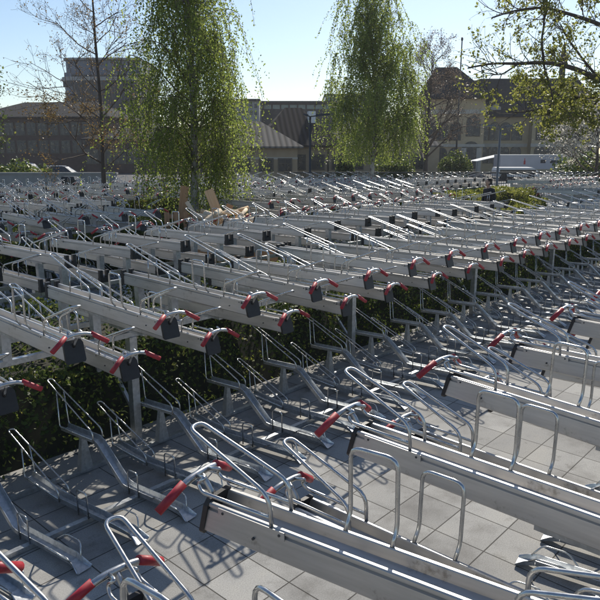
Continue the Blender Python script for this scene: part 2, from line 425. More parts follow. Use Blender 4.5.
ordn = lambda n: ['first','second','third','fourth','fifth','sixth','seventh','eighth','ninth','tenth','eleventh','twelfth','thirteenth','fourteenth','fifteenth','sixteenth','seventeenth','eighteenth','nineteenth','twentieth'][n] if n < 20 else None
def rank(items, ri, key):                          # place of each thing in its row, counted from the left
    row = sorted([t for t in items if t[1] == ri], key=lambda t: t[2]); return {t[2]: i for i, t in enumerate(row)}
tr_rank = {(ri, raised): {t[2]: i for i, t in enumerate(sorted([t for t in trays if t[1] == ri and t[3] == raised], key=lambda t: t[2]))} for ri in range(len(ROWS)) for raised in (True, False)}
st_rank = {(ri, hi): {t[2]: i for i, t in enumerate(sorted([t for t in stands if t[1] == ri and t[3] == hi], key=lambda t: t[2]))} for ri in range(len(ROWS)) for hi in (True, False)}
NEARLBL = {0:'near right row', 1:'row across the aisle', 2:'second row beyond the hedge', 3:'third row by the wood pile', 4:'fourth row by left birch', 5:'fifth row by lamp posts', 6:'farthest row before the street'}
TGROUP = {i: 'upper bike trays in the ' + NEARLBL[i] for i in range(7)}
SGROUP = {i: 'lower bike stands in the ' + NEARLBL[i] for i in range(7)}
stuff_t, stuff_s = [], []
for i, (d, ri, u, raised, k) in enumerate(trays):
    nm, v, sg, u0, gaps, words = ROWS[ri]
    kk = round((u - 1.33 - (0 if raised else .464))/.848)
    rot = 0 if sg > 0 else 180
    rot += SPLAY.get((nm, raised, kk), rnd.uniform(-3, 3))
    vj = v + rnd.uniform(-.03, .03); uj = u + rnd.uniform(-.03, .03)
    if i >= 300: stuff_t.append((uj, vj, ZA if raised else ZB, rot, raised)); continue
    if i < 170:
        if not used[raised]: o = proto[raised]; used[raised] = True
        else: o = dup(proto[raised])
    else:
        o = bpy.data.objects.new('upper_bike_tray', lowmesh[raised]); col.objects.link(o)
    o.location = (uj, vj, (ZA if raised else ZB) + rnd.uniform(-.008,.008)); o.rotation_euler = (R(rnd.uniform(-.9,.9)), R(rnd.uniform(-1.5,1.5)), R(rot))
    n = tr_rank[(ri, raised)][u]; kind = 'raised' if raised else 'lowered'
    if i < 170 and ordn(n):
        lab = '%s bike tray, %s %s one from left in %s' % (kind, ordn(n), kind, NEARLBL[ri])
    else: lab = 'small %s bike tray farther along the %s' % (kind, NEARLBL[ri])
    tag(o, lab, 'bike tray', TGROUP[ri])
sproto = {h: make_stand(h) for h in (True, False)}; sused = {True: False, False: False}
slow = {h: merged(stand_parts(h, 1), SMATS).mesh('lower_bike_stand', SMATS) for h in (True, False)}
for i, (d, ri, u, high, vs, k) in enumerate(stands):
    nm, v, sg, u0, gaps, words = ROWS[ri]
    rot = (8 if sg > 0 else 190) + rnd.uniform(-1, 1)
    uj = u + rnd.uniform(-.02, .02); vj = vs + rnd.uniform(-.015, .015)
    if i >= 300: stuff_s.append((uj, vj, .012, rot, high)); continue
    if i < 120:
        if not sused[high]: o = sproto[high]; sused[high] = True
        else: o = dup(sproto[high])
    else:
        o = bpy.data.objects.new('lower_bike_stand', slow[high]); col.objects.link(o)
    o.location = (uj, vj, .0); o.rotation_euler.z = R(rot)
    n = st_rank[(ri, high)][u]; kind = 'high' if high else 'flat'
    if i < 120 and ordn(n):
        lab = '%s ground stand, %s %s one from left under %s' % (kind, ordn(n), kind, NEARLBL[ri])
    else: lab = 'small %s ground stand farther along under the %s' % (kind, NEARLBL[ri])
    tag(o, lab, 'bike stand', SGROUP[ri])
def scatter(name, items, templ, mats, label, cat, group):
    if not items: return
    g = MB()
    for (x, y, z, rot, kind) in items:
        g.merge(templ[kind], None, Matrix.Translation((x,y,z)) @ Matrix.Rotation(R(rot), 4, 'Z'))
    tag(g.build(name, mats), label, cat, group, 'stuff')
scatter('distant_bike_trays', stuff_t, {r: merged(tray_parts(r, 2), TMATS) for r in (True, False)}, TMATS, 'mass of tiny upper bike trays filling the far end of the rack field', 'bike trays', None)
scatter('distant_bike_stands', stuff_s, {h: merged(stand_parts(h, 2), SMATS) for h in (True, False)}, SMATS, 'mass of tiny ground stands under the far bike trays', 'bike stands', None)

# frames that carry the upper trays: front post, rear post, two longitudinal beams per bay
fr = empty('rack_frame', (0,0,0)); BAY = 3.2
for yy in (1.1, 1.70):
    g = MB(); g.box(-BAY/2+.004, BAY/2-.004, yy-.025, yy+.025, 1.0, 1.045); g.build('beam', M['galv'], fr)
    g = MB(); g.box(-.037, .037, yy-.0365, yy+.0365, .006, .9995); g.box(-.1, .1, yy-.09, yy+.09, .0, .0118); g.build('post', M['galv'], fr)
g = MB(); g.bar((0,1.14,.30), (0,1.66,.86), .03, .03); g.build('brace', M['galv'], fr)
first = True; cnt = {}
for ri, (nm, v, sg, u0, gaps, words) in enumerate(ROWS):
    ub = {'near':2.55,'facing':3.06}.get(nm, u0 + 1.3)
    for j in range(-4, 22):
        u = ub + BAY*j
        if u < -1.2 or u > 22.4 + (21.6 - v)*.92 or any(a - .8 < u < b + .8 for a, b in gaps): continue
        if not in_view([(u+du, v+sg*y, z) for du in (-1.5,0,1.5) for y in (1.1,1.7) for z in (.05,1)], 40): continue
        o = fr if first else dup(fr); first = False
        o.location = (u, v, 0); o.rotation_euler.z = 0 if sg > 0 else math.pi
        c = cnt.get(ri, 0); cnt[ri] = c + 1
        tag(o, 'galvanised post frame, %s bay from left under %s' % (ordn(c) or 'far', NEARLBL[ri]), 'rack frame', 'steel frames carrying the upper trays')
# ground rails the stands are bolted to
for ri, (nm, v, sg, u0, gaps, words) in enumerate(ROWS):
    vs = {'near':1.44,'facing':3.45}.get(nm, v - sg*.25)
    for yy, w in ((.5,'front'), (1.2,'rear')):
        g = MB()
        xs = [-1.0] + [e for gp in gaps for e in gp] + [min((12, 13, 26, 36, 48, 60, 62)[ri], 23.6 + (21.6 - v)*.92)]
        for a, b_ in zip(xs[::2], xs[1::2]):
            y = vs + sg*yy; g.box(a, b_, y-.022, y+.022, .004, .0375)
        tag(g.build('ground_rail', M['galv']), '%s galvanised ground rail on the paving under %s' % (w, NEARLBL[ri]), 'rail', 'rails under the ground stands')

# ------------------------------------------------------------------ leaves, hedges
def leaf_mesh(name, cen, size, material, nrm=None, aspect=.62, droop=0.):
    cen = np.asarray(cen, float); n = len(cen)
    d = rng.normal(size=(n,3)); d[:,2] -= droop; d /= np.linalg.norm(d, axis=1)[:,None]
    q = rng.normal(size=(n,3)) if nrm is None else nrm + .7*rng.normal(size=(n,3))
    s = np.cross(d, q); s /= np.linalg.norm(s, axis=1)[:,None] + 1e-9
    sz = size*rng.uniform(.6, 1.3, n)[:,None]
    up = np.cross(s, d)
    v = np.stack([cen - d*sz*.5, cen + s*sz*aspect*.5 + up*sz*.08, cen + d*sz*.5, cen - s*sz*aspect*.5 + up*sz*.08], 1).reshape(-1,3)
    me = bpy.data.meshes.new(name); me.vertices.add(4*n); me.vertices.foreach_set('co', v.ravel())
    me.loops.add(4*n); me.loops.foreach_set('vertex_index', np.arange(4*n, dtype=np.int32))
    me.polygons.add(n); me.polygons.foreach_set('loop_start', np.arange(0, 4*n, 4, dtype=np.int32))
    me.polygons.foreach_set('loop_total', np.full(n, 4, dtype=np.int32))
    me.materials.append(material); me.update(calc_edges=True); me.validate(); return me
def obj(name, me, parent=None, loc=None):
    o = bpy.data.objects.new(name, me); col.objects.link(o)
    if parent: o.parent = parent
    if loc is not None: o.location = loc
    return o
def hedge(label, x0, x1, y0, y1, h, leaf, n, mt='hedge_leaf', group='clipped hedges between the racks'):
    root = empty('hedge', ((x0+x1)/2, y0, 0)); tag(root, label, 'hedge', group); L = x1-x0; W = y1-y0; ox = -L/2
    ht = lambda x, y: h*(1 + .10*np.sin(x*1.7+y*2) + .07*np.sin(x*4.3+1) + .06*np.sin(x*9.1+y*5))
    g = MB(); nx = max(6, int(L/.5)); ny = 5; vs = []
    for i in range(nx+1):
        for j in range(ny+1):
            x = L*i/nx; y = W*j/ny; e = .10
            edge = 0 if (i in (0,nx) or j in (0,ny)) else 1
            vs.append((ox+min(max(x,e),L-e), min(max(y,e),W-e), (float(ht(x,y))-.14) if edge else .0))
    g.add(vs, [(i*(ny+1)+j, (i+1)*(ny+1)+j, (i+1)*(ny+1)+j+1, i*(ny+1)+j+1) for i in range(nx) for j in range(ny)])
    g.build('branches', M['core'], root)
    a_top = L*W; a_side = L*h; t = a_top + 2*a_side + 2*W*h; N = n
    k = rng.random(N)*t; x = rng.random(N)*L; y = rng.random(N)*W; zf = rng.random(N)**.75
    dep = np.abs(rng.normal(0, .07, N))
    z = np.where(k < a_top, ht(x,y) - dep + .03, zf*ht(x,y))
    side1 = (k >= a_top) & (k < a_top + a_side); side2 = (k >= a_top+a_side) & (k < a_top + 2*a_side)
    bul = .05*np.sin(x*3.1) + .04*np.sin(x*7+z*6)
    y = np.where(side1, dep + bul, np.where(side2, W - dep + bul, y))
    e1 = k >= a_top + 2*a_side; x = np.where(e1, np.where(rng.random(N) < .5, dep, L-dep), x)
    obj('foliage', leaf_mesh('hedge_foliage', np.stack([ox+x, y, z], 1), leaf, M[mt]), root); return root
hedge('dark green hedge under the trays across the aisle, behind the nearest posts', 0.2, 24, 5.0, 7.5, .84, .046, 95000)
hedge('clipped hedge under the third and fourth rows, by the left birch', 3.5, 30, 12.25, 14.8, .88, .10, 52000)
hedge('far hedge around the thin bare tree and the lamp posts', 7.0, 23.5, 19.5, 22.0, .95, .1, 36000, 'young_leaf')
hedge('bright hedge strip just in front of the standing person', 15.8, 20.6, 8.1, 8.7, 1.02, .07, 9000, 'young_leaf')
hedge('bright hedge strip just behind the standing person', 19.9, 27, 11.3, 11.95, 1.1, .07, 12000, 'young_leaf')

# ------------------------------------------------------------------ trees
def wander(p, d, L, n, wob, up=0.):
    pts = [p.copy()]; d = d.normalized()
    for i in range(n):
        d = (d + Vector((rnd.gauss(0,wob), rnd.gauss(0,wob), rnd.gauss(0,wob) + up))).normalized()
        p = p + d*(L/n); pts.append(p.copy())
    return pts, d
def taper(a, b, n): return [a + (b-a)*i/n for i in range(n+1)]
def birch(label, base, H, rad, lo, nlimb, nstrand, leafsize, gap, cone):
    root = empty('birch_tree', base); tag(root, label, 'tree', 'weeping birches')
    g = MB(); tp, _ = wander(Vector((0,0,0)), Vector((.02,0,1)), H, 14, .025, .03); g.tube(tp, taper(H*.0125, .012, 14), 8)
    tw = MB(); anch = []
    for i in range(nlimb):
        t = .2 + .78*((i+rnd.random())/nlimb)**1.15; k = min(int(t*14), 13); p = tp[k].lerp(tp[k+1], t*14-k)
        an = i*2.4 + rnd.uniform(-.4,.4); prof = rad*(1 - max(0,(t-.3))/.7*cone)*(.6+.4*min(1,t/.3))*rnd.uniform(.55,1.1)
        d = Vector((math.cos(an), math.sin(an), 1.1)); L = prof*1.35
        pts, d2 = wander(p, d, L*.55, 4, .08, -.02); q, _ = wander(pts[-1], d2, L*.5, 4, .1, -.22); pts += q[1:]
        tw.tube(pts, taper(.012+.007*L, .005, 8), 5)
        for s in range(3, 9):
            anch += [(pts[s], t)]*(1 if s < 5 or t > .7 else 3)
            if rnd.random() < .75:
                sp, _ = wander(pts[s], Vector((rnd.gauss(0,1), rnd.gauss(0,1), .2)), prof*rnd.uniform(.25,.5), 4, .15, -.15)
                tw.tube(sp, taper(.008, .004, 4), 4); anch += [(q_, t) for q_ in sp[2:]]
    cen = []; st = MB()
    for i in range(nstrand):
        p, t = anch[rnd.randrange(len(anch))]
        top = max(.3, p.z - lo); L = min(rnd.uniform(.5, 2.3)*H/8.5, top)
        pts, _ = wander(p, Vector((rnd.gauss(0,.35), rnd.gauss(0,.35), -.6)), L, 6, .09, -.25)
        if i % 2 == 0: st.tube(pts, .0035*H/8.5, 3, cap=False)
        m_ = int(L/gap); ks = np.linspace(.03, .999, max(m_,2))*6
        for kx in ks:
            j = int(kx); c = pts[j].lerp(pts[j+1], kx-j); cen.append((c.x+rnd.gauss(0,.035), c.y+rnd.gauss(0,.035), c.z+rnd.gauss(0,.02)))
    g.build('trunk', M['birch'], root); tw.merge(st); tw.build('branches', M['twig'], root)
    obj('foliage', leaf_mesh('birch_foliage', cen, leafsize, M['birch_leaf'], droop=.8), root); return root
pb = at(192, 200, 17.0)
birch('tall weeping birch with hanging green foliage over the wood pile', (pb.x, pb.y, 0), 10.2, 1.6, .75, 54, 2000, .066, .05, .5)
pb = at(371, 187, 34.5)
birch('pale trunked weeping birch right of centre in front of the tan house', (pb.x, pb.y, 0), 10.7, 3.0, 1.9, 54, 2300, .11, .085, .72)

def grow(p, d, L, r, lvl, mb, ends, wob=.12, up=.03, kids=(3,5), spread=.8, shrink=.62, leafl=1):
    n = 5; pts, d2 = wander(p, d, L, n, wob, up); mb.tube(pts, taper(r, max(r*.45,.003), n), 6 if r > .05 else 4, cap=False)
    if lvl <= leafl: ends += [(q, lvl) for q in pts[1:]]
    if lvl == 0: return
    for i in range(rnd.randint(*kids)):
        t = rnd.uniform(.3, 1.); k = min(int(t*n), n-1); q = pts[k].lerp(pts[k+1], t*n-k)
        ax = Vector((rnd.gauss(0,1), rnd.gauss(0,1), rnd.gauss(0,1))).normalized(); dd = (d2 + ax*spread).normalized()
        grow(q, dd, L*shrink*rnd.uniform(.7,1.2), r*.5, lvl-1, mb, ends, wob, up, kids, spread, shrink, leafl)
def crown_leaves(ends, per, jit, zsel=None):
    out = []
    for (q, l) in ends:
        w = per if zsel is None else per*zsel(q)
        for _ in range(int(w) + (rnd.random() < w - int(w))): out.append((q.x+rnd.gauss(0,jit), q.y+rnd.gauss(0,jit), q.z+rnd.gauss(0,jit)))
    return out
def bare_tree(name, label, base, H, r, nlimb, z0, Ls, leaf, per, size, jit, lvl=3, zsel=None, group=None, up=.03, elev=.75, spread=.8, cat='tree', lmax=1.):
    root = empty(name, base); tag(root, label, cat, group); g = MB(); tw = MB(); ends = []
    tp, _ = wander(Vector((0,0,0)), Vector((.01,0,1)), H, 12, .03, .04); g.tube(tp, taper(r, .012, 12), 8)
    for i in range(nlimb):
        t = z0 + (1-z0)*(i+rnd.random())/nlimb; k = min(int(t*12), 11); p = tp[k].lerp(tp[k+1], t*12-k); an = i*2.4+rnd.random()
        grow(p, Vector((math.cos(an), math.sin(an), elev)), Ls*(1.15-t*.8)*rnd.uniform(.8,1.1), max(r*.42*(1-t*.7),.012), lvl-1, tw, ends, up=up, spread=spread)
    g.build('trunk', M['bark'], root); tw.build('branches', M['twig'], root)
    obj('foliage', leaf_mesh(name+'_foliage', crown_leaves(ends, per, jit, zsel), size, M[leaf]), root); return root
pb = at(104, 196, 23.0)
bare_tree('young_tree', 'thin tree with bare dark branches and sparse yellow buds, standing in the hedge at left', (pb.x,pb.y,0), 9.4, .10, 28, .2, 2.4, 'bud_leaf', .8, .06, .07, lvl=4, zsel=lambda q: 3.2 if q.z < 4.4 else .5, group=None, elev=.5)
pb = at(-12, 190, 26.0)
bare_tree('leafy_tree', 'tree with hazy yellow green leaves cut off by the left edge', (pb.x,pb.y,0), 7.2, .13, 18, .25, 1.7, 'hedge_leaf', 1.6, .12, .12)
pb = at(425, 176, 47.0)
bare_tree('brown_tree', 'bushy brown tree with dense bare twigs in front of the gabled house', (pb.x,pb.y,0), 9.4, .2, 30, .15, 3.0, 'brown_leaf', .55, .1, .14, lvl=4, elev=.9, spread=.7)
pb = at(596, 176, 40.0)
bare_tree('blossom_tree', 'pale blossoming shrub at the right edge below the overhanging branch', (pb.x,pb.y,0), 5.4, .14, 24, .15, 3.0, 'blossom', 4.5, .12, .14, elev=.5)
# big tree at the right whose limbs reach into the picture
root = empty('overhanging_tree', at(668, 150, 24)*1.0); bx, by = root.location.x, root.location.y; root.location.z = 0
tag(root, 'large tree with dark limbs and young yellow green leaves reaching in from the right', 'tree')
g = MB(); tw = MB(); ends = []; off = Vector((bx,by,0))
W = lambda px, py, F: at(px, py, F) - off
trunk = [Vector((0,0,0)), Vector((.05,0,2)), W(664,110,24), W(660,60,24), W(655,0,24), W(650,-80,24)]
g.tube(trunk, [.36,.31,.27,.22,.17,.1], 10)
LIMBS = [[(664,105,24),(630,95,23.6),(600,80,23.4),(572,67,23),(543,62,22.8),(518,64,22.5),(493,63,22.2),(468,68,22)],
 [(664,112,24),(630,100,24.5),(600,97,24.8),(575,97,25),(556,103,25.2),(530,112,25.3),(508,112,25.4)],
 [(660,60,24),(630,40,23.5),(600,24,23.2),(570,14,23),(543,7,22.6),(515,10,22.4),(492,18,22.2)],
 [(543,62,22.8),(548,80,22.9),(553,97,23),(556,110,23)], [(544,62,22.8),(541,40,22.7),(546,15,22.6),(540,-12,22.5)],
 [(656,20,24),(620,-5,23.6),(590,-20,23.2),(560,-28,23)], [(600,80,23.4),(585,62,23.2),(568,40,23),(560,22,22.9)],
 [(518,64,22.5),(500,76,22.3),(488,72,22.2)], [(600,97,24.8),(590,112,24.7),(570,118,24.6),(550,118,24.5)], [(630,100,24.5),(610,115,24.3),(590,124,24.1)]]
for li, L in enumerate(LIMBS):
    pts = [W(*p) for p in L]; sm = fillet(pts, .8, 3)
    r0 = (.12,.095,.09,.04,.045,.07,.05,.03,.04,.05)[li]
    tw.tube(sm, taper(r0, r0*.22, len(sm)-1), 7)
    for i in range(2, len(sm)-1):
        for _ in range(2):
            dd = (sm[i+1]-sm[i]).normalized(); grow(sm[i], (dd*.5 + Vector((rnd.gauss(0,.6), rnd.gauss(0,.6), rnd.gauss(.15,.6)))), rnd.uniform(.5,1.2), .016, 2, tw, ends, spread=.8, kids=(2,3), leafl=0)
g.build('trunk', M['bark'], root); tw.build('branches', M['bark'], root)
lv = []
for (q, l) in ends:
    w = q + off; s = project(w.x, w.y, w.z); den = .35 + (1.9 if s and s[1] > 75 else .6)*(1 if s and s[0] > 505 else .35)
    for _ in range(int(den*1.1) + (rnd.random() < (den*1.1) % 1)): lv.append((q.x+rnd.gauss(0,.07), q.y+rnd.gauss(0,.07), q.z+rnd.gauss(0,.07)))
obj('foliage', leaf_mesh('overhanging_foliage', lv, .115, M['young_leaf']), root)
# dark background shrubs against the houses
for (px, F, w, h, lab) in ((455,60,3.2,3.0,'dark green shrub at the foot of the gabled house'), (345,56,1.6,2.6,'small dark conifer bush against the tan house wall'), (395,56,3.5,2.6,'dark hedge like shrub below the right birch'),
                           (20,40,4,2.4,'dark shrub beside the parked blue car'), (588,46,5,3.2,'dark evergreen shrub below the pale blossom')):
    p = at(px, 170, F); root = empty('shrub', (p.x,p.y,0)); tag(root, lab, 'shrub')
    c = rng.normal(size=(2600,3)); c /= np.linalg.norm(c, axis=1)[:,None]; c *= (rng.random(2600)**.4)[:,None]
    c[:,2] = (c[:,2]+1)/2*h; c[:,0] *= w/2; c[:,1] *= w/2; c[:,2] *= 1-.25*np.abs(np.sin(c[:,0]*2.3))
    obj('foliage', leaf_mesh('shrub_foliage', c, .26, M['hedge_leaf']), root)
    g = MB()
    for a in range(5): g.tube([(0,0,0),(math.cos(a*1.26)*w*.2,math.sin(a*1.26)*w*.2,h*.6)], .04, 5)
    g.build('stems', M['bark'], root)

# ------------------------------------------------------------------ wood pile beneath the left birch
def box_obj(name, m, dims, label, cat, loc, rot, group=None):
    g = MB(); a, b_, c = dims; g.box(-a/2, a/2, -b_/2, b_/2, 0, c); o = g.build(name, m); o.location = loc; o.rotation_euler = rot; tag(o, label, cat, group); return o
p = at(187, 238, 15.0)
root = empty('wooden_pallet', (p.x, p.y, .02), AZ-math.pi/2+.2); root.rotation_euler.x = R(-14); tag(root, 'brown wooden pallet stood on end against the left birch', 'pallet')
for i in range(5):
    g = MB(); g.box(-.5+.22*i, -.38+.22*i, 0, .022, 0, 1.25); g.build('board', M['wood_dark'], root)
for zz in (.05, .58, 1.1):
    g = MB(); g.box(-.5, .5, .0225, .11, zz, zz+.1); g.build('bearer', M['wood_dark'], root)
p = at(183, 238, 15.6)
box_obj('plank', M['wood_dark'], (.2,.03,1.75), 'tall brown board leaning left of the pallet', 'plank', (p.x-.1,p.y+.1,.1), (R(-12),R(9),AZ-1.3), 'boards in the wood pile')
for (px, L, w, tilt, lab, m) in ((232,1.5,.22,-20,'broad pale plank leaning steeply right of the birch trunk','wood'),(224,1.3,.15,-12,'narrow tan plank leaning beside the broad plank','wood'),(240,1.0,.13,-30,'short dark board leaning among the pale planks','wood_dark'),(204,1.25,.11,14,'thin board tilted left beside the birch trunk','wood'),(247,.95,.1,-48,'thin board lying almost flat at the right end of the pile','wood_pale'),(212,1.15,.16,24,'dark board crossing behind the thin left board','wood_dark'),(219,1.35,.09,-33,'slim pale lath between the narrow plank and the trunk','wood_pale')):
    p = at(px, 240, 15.2); box_obj('plank', M[m], (w,.03,L), lab, 'plank', (p.x,p.y,.35), (R(-10),R(tilt),AZ-1.4), 'boards in the wood pile')
for i in range(64):
    px = rnd.uniform(196, 272); p = at(px, 238, rnd.uniform(13.6,15.0)); L = rnd.uniform(.35,.7); g = MB()
    tb, _ = wander(Vector((-L/2,0,0)), Vector((1,0,0)), L, 3, .04); g.tube(tb, [rnd.uniform(.035,.075)]*4, 7)
    o = g.build('log', M['wood_pale'] if i % 3 else M['wood']); hh = max(.25, 1-abs(px-228)/45)
    o.location = (p.x, p.y, .82 + rnd.uniform(0,.6)*hh + .05); o.rotation_euler = (rnd.uniform(-.4,.4), rnd.uniform(-.5,.5), rnd.uniform(0,3.1))
    tag(o, 'short cut piece of pale wood lying in the heap below the left birch', 'log', 'cut wood heaped under the birch')
p = at(234, 240, 14.3); g = MB(); g.box(-.95,.95,-.6,.6,0,.82); o = g.build('planter_box', M['wood_dark'], None, (p.x,p.y,.0), AZ-1.5); tag(o, 'low wooden crate under the heap of cut wood', 'crate')

# ------------------------------------------------------------------ person
def person(label, loc, rz):
    root = empty('person', loc, rz); tag(root, label, 'person')
    def skin(name, V, E, rad, m, sub=2, root_i=0):
        me = bpy.data.meshes.new(name); me.from_pydata([Vector(v) for v in V], E, []); me.update()
        o = bpy.data.objects.new(name, me); col.objects.link(o); o.parent = root; me.materials.append(m)
        md = o.modifiers.new('skin', 'SKIN'); md.use_smooth_shade = True
        for i, r in enumerate(rad): me.skin_vertices[0].data[i].radius = (r, r) if not isinstance(r, tuple) else r
        for i in range(len(V)): me.skin_vertices[0].data[i].use_root = (i == root_i)
        s = o.modifiers.new('sub', 'SUBSURF'); s.levels = sub; s.render_levels = sub; return o
    # local x = the way the person faces
    V = [(0,0,.95),(0,0,1.15),(.01,0,1.36),(.03,0,1.47),(.05,0,1.53),(.075,0,1.60),(.075,0,1.68),(.06,0,1.74),
         (0,.09,.9),(.08,.095,.5),(-.03,.1,.09),(.12,.105,.04),(0,-.09,.9),(-.02,-.095,.5),(-.16,-.1,.11),(-.03,-.105,.04),
         (.01,.17,1.40),(-.03,.22,1.13),(.10,.22,.91),(.17,.21,.86),(.01,-.17,1.40),(.02,-.22,1.12),(.16,-.16,1.0),(.23,-.13,.99)]
    E = [(0,1),(1,2),(2,3),(3,4),(4,5),(5,6),(6,7),(0,8),(8,9),(9,10),(10,11),(0,12),(12,13),(13,14),(14,15),(2,16),(16,17),(17,18),(18,19),(2,20),(20,21),(21,22),(22,23)]
    rad = [(.11,.15),(.10,.14),(.11,.16),.06,.055,(.085,.075),(.095,.08),.06,.085,.06,.042,.035,.085,.06,.042,.035,.06,.046,.032,.03,.06,.046,.032,.03]
    skin('body', V, E, rad, M['skin'])
    J = [(0,0,.93),(0,0,1.15),(.01,0,1.36),(.03,0,1.475),(.01,.175,1.405),(-.03,.225,1.13),(.085,.222,.945),(.01,-.175,1.405),(.02,-.225,1.12),(.135,-.175,1.015)]
    skin('jacket', J, [(0,1),(1,2),(2,3),(2,4),(4,5),(5,6),(2,7),(7,8),(8,9)], [(.14,.18),(.13,.17),(.135,.185),.075,.078,.062,.05,.078,.062,.05], M['jacket'])
    T = [(0,0,.93),(0,.09,.88),(.08,.095,.5),(-.03,.1,.12),(0,-.09,.88),(-.02,-.095,.5),(-.16,-.1,.14)]
    skin('trousers', T, [(0,1),(1,2),(2,3),(0,4),(4,5),(5,6)], [(.12,.16),.10,.075,.058,.10,.075,.058], M['jeans'])
    for s, b_ in ((1,(-.03,.1)),(-1,(-.16,-.1))):
        skin('shoe', [(b_[0]-.03,b_[1],.05),(b_[0]+.09,b_[1],.045),(b_[0]+.2,b_[1],.035)], [(0,1),(1,2)], [.05,.05,.034], M['black'], 2, 1)
    skin('hair', [(.02,0,1.58),(.015,0,1.66),(.04,0,1.735),(.1,0,1.755)], [(0,1),(1,2),(2,3)], [(.06,.075),(.085,.092),(.085,.085),.05], M['hair'], 2, 1)
    return root
pp = at(489, 196, 21.2)
person('dark haired person in a black jacket standing between the two bright hedge strips', (pp.x, pp.y, 0), AZ + R(115))

# ------------------------------------------------------------------ street furniture
def lamp(label, px, F, H, arms, m):
    p = at(px, 180, F); root = empty('street_lamp', (p.x,p.y,0), AZ-math.pi/2); tag(root, label, 'street lamp')
    g = MB(); g.tube([(0,0,0),(0,0,1.0),(0,0,1.02),(0,0,H)], [.085,.08,.06,.05], 10); g.build('pole', m, root)
    for s in arms:
        g = MB(); g.bar((0,0,H-.02),(s*.35,0,H+.03), .05, .05)
        g.hexa([(s*.25,-.13,H-.02),(s*.9,-.13,H+.06),(s*.9,.13,H+.06),(s*.25,.13,H-.02),(s*.25,-.11,H+.08),(s*.88,-.09,H+.12),(s*.88,.09,H+.12),(s*.25,.11,H+.08)]); g.build('lamp_head', m, root)
lamp('dark street lamp with a flat head in front of the pale seam roof', 310, 30.5, 4.2, (1,-.35), M['pole'])
lamp('grey street lamp with two slanted heads in front of the ochre mansion', 497, 31, 3.75, (1,-1), M['post'])
p = at(455, 175, 80); g = MB(); root = empty('mast', (p.x,p.y,0)); tag(root, 'thin tall mast with a round top beside the gabled house', 'mast')
g.tube([(0,0,0),(0,0,15.2)], [.12,.07], 8); g.build('pole', M['pole'], root)
g = MB(); g.tube([(0,0,15.2),(0,0,15.28),(0,0,15.45),(0,0,15.6),(0,0,15.66)], [.05,.1,.14,.1,.03], 10); g.build('ball', M['pole'], root)
# low fence along the far edge of the field
a = at(284, 171, 37); c = at(640, 171, 37); d = c - a; L = d.length
root = empty('railing', (a.x,a.y,0), math.atan2(d.y,d.x)); tag(root, 'dark railing along the street behind the racks', 'fence')
g = MB(); g.box(0, L, -.03, .03, 1.44, 1.52); g.build('rail', M['pole'], root)
g = MB(); g.box(0, L, -.025, .025, .12, .17)
for i in range(int(L/.13)): g.box(.13*i+.06-.01, .13*i+.06+.01, -.01, .01, .1705, 1.4395)
g.build('railing_bars', M['pole'], root)
# grey wall and bin at the left
a = at(-30, 176, 36); c = at(116, 176, 36); g = MB(); d = (c-a); L = d.length
g.box(0, L, 0, .25, 0, 1.42); g.box(-.05, L+.05, -.05, .3, 1.4205, 1.52)
o = g.build('low_wall', M['concrete'], None, (a.x,a.y,0), math.atan2(d.y,d.x)); tag(o, 'long low grey concrete wall behind the racks at left', 'wall')
p = at(70, 184, 33); root = empty('waste_bin', (p.x,p.y,0), AZ-math.pi/2); tag(root, 'dark box shaped waste bin in front of the grey wall at left', 'bin')
g = MB(); g.hexa([(-.3,-.25,0),(.3,-.25,0),(.3,.25,0),(-.3,.25,0),(-.34,-.3,1.25),(.34,-.3,1.25),(.34,.3,1.25),(-.34,.3,1.25)]); g.build('bin_body', M['black'], root)
g = MB(); g.hexa([(-.37,-.33,1.2505),(.37,-.33,1.2505),(.37,.33,1.2505),(-.37,.33,1.2505),(-.3,-.25,1.42),(.3,-.25,1.42),(.3,.25,1.42),(-.3,.25,1.42)]); g.build('lid', M['black'], root)

def car(label, px, F, rz, m, H=1.48, L=4.3):
    p = at(px, 175, F); root = empty('parked_car', (p.x,p.y,0), rz); tag(root, label, 'car')
    g = MB(); h = L/2; w = .86
    side = [(-h,.32),(-h+.05,.75),(-h+.25,.92),(-h+.75,.97),(h-1.35,.95),(h-.3,.82),(h,.62),(h,.32)]
    g.prism(side, -w, w); g.build('body', m, root)
    g = MB(); cab = [(-h+.3,.955),(-h+.7,H-.06),(-h+1.1,H),(h-2.0,H),(h-1.7,H-.05),(h-1.1,.95)]; n = len(cab)
    vs = [(x,-w*(1 if z < 1 else .8),z+.001) for x,z in cab] + [(x,w*(1 if z < 1 else .8),z+.001) for x,z in cab]
    g.add(vs, [tuple(range(n)), tuple(reversed(range(n,2*n)))] + [(j,n+j,n+(j+1)%n,(j+1)%n) for j in range(n)]); g.build('cabin_glass', M['glass'], root)
    g = MB(); g.box(-h+.95, h-1.9, -w*.78, w*.78, H+.004, H+.035); g.build('roof', m, root)
    for x in (-h+.8, h-.85):
        for s in (-1, 1):
            g = MB(); g.tube([(x,s*(w-.16),.32),(x,s*(w+.02),.32)], .32, 16); wh = g.build('wheel', M['tyre'], root)
            g = MB(); g.tube([(x,s*(w+.021),.32),(x,s*(w+.03),.32)], .19, 12); g.build('rim', M['post'], wh)
    for s in (-1, 1):
        g = MB(); g.box(h-.02, h+.008, s*.45, s*.8, .62, .74) if s > 0 else g.box(h-.02, h+.008, -.8, -.45, .62, .74); g.build('headlight', M['white_paint'], root)
car('blue car parked in front of the brick building at the left', 28, 55, AZ-math.pi/2+.1, M['blue_paint'], 1.7)
car('silver car parked right of the blue car behind the grey wall', 62, 56, AZ-math.pi/2+.1, M['silver_paint'], 1.45)

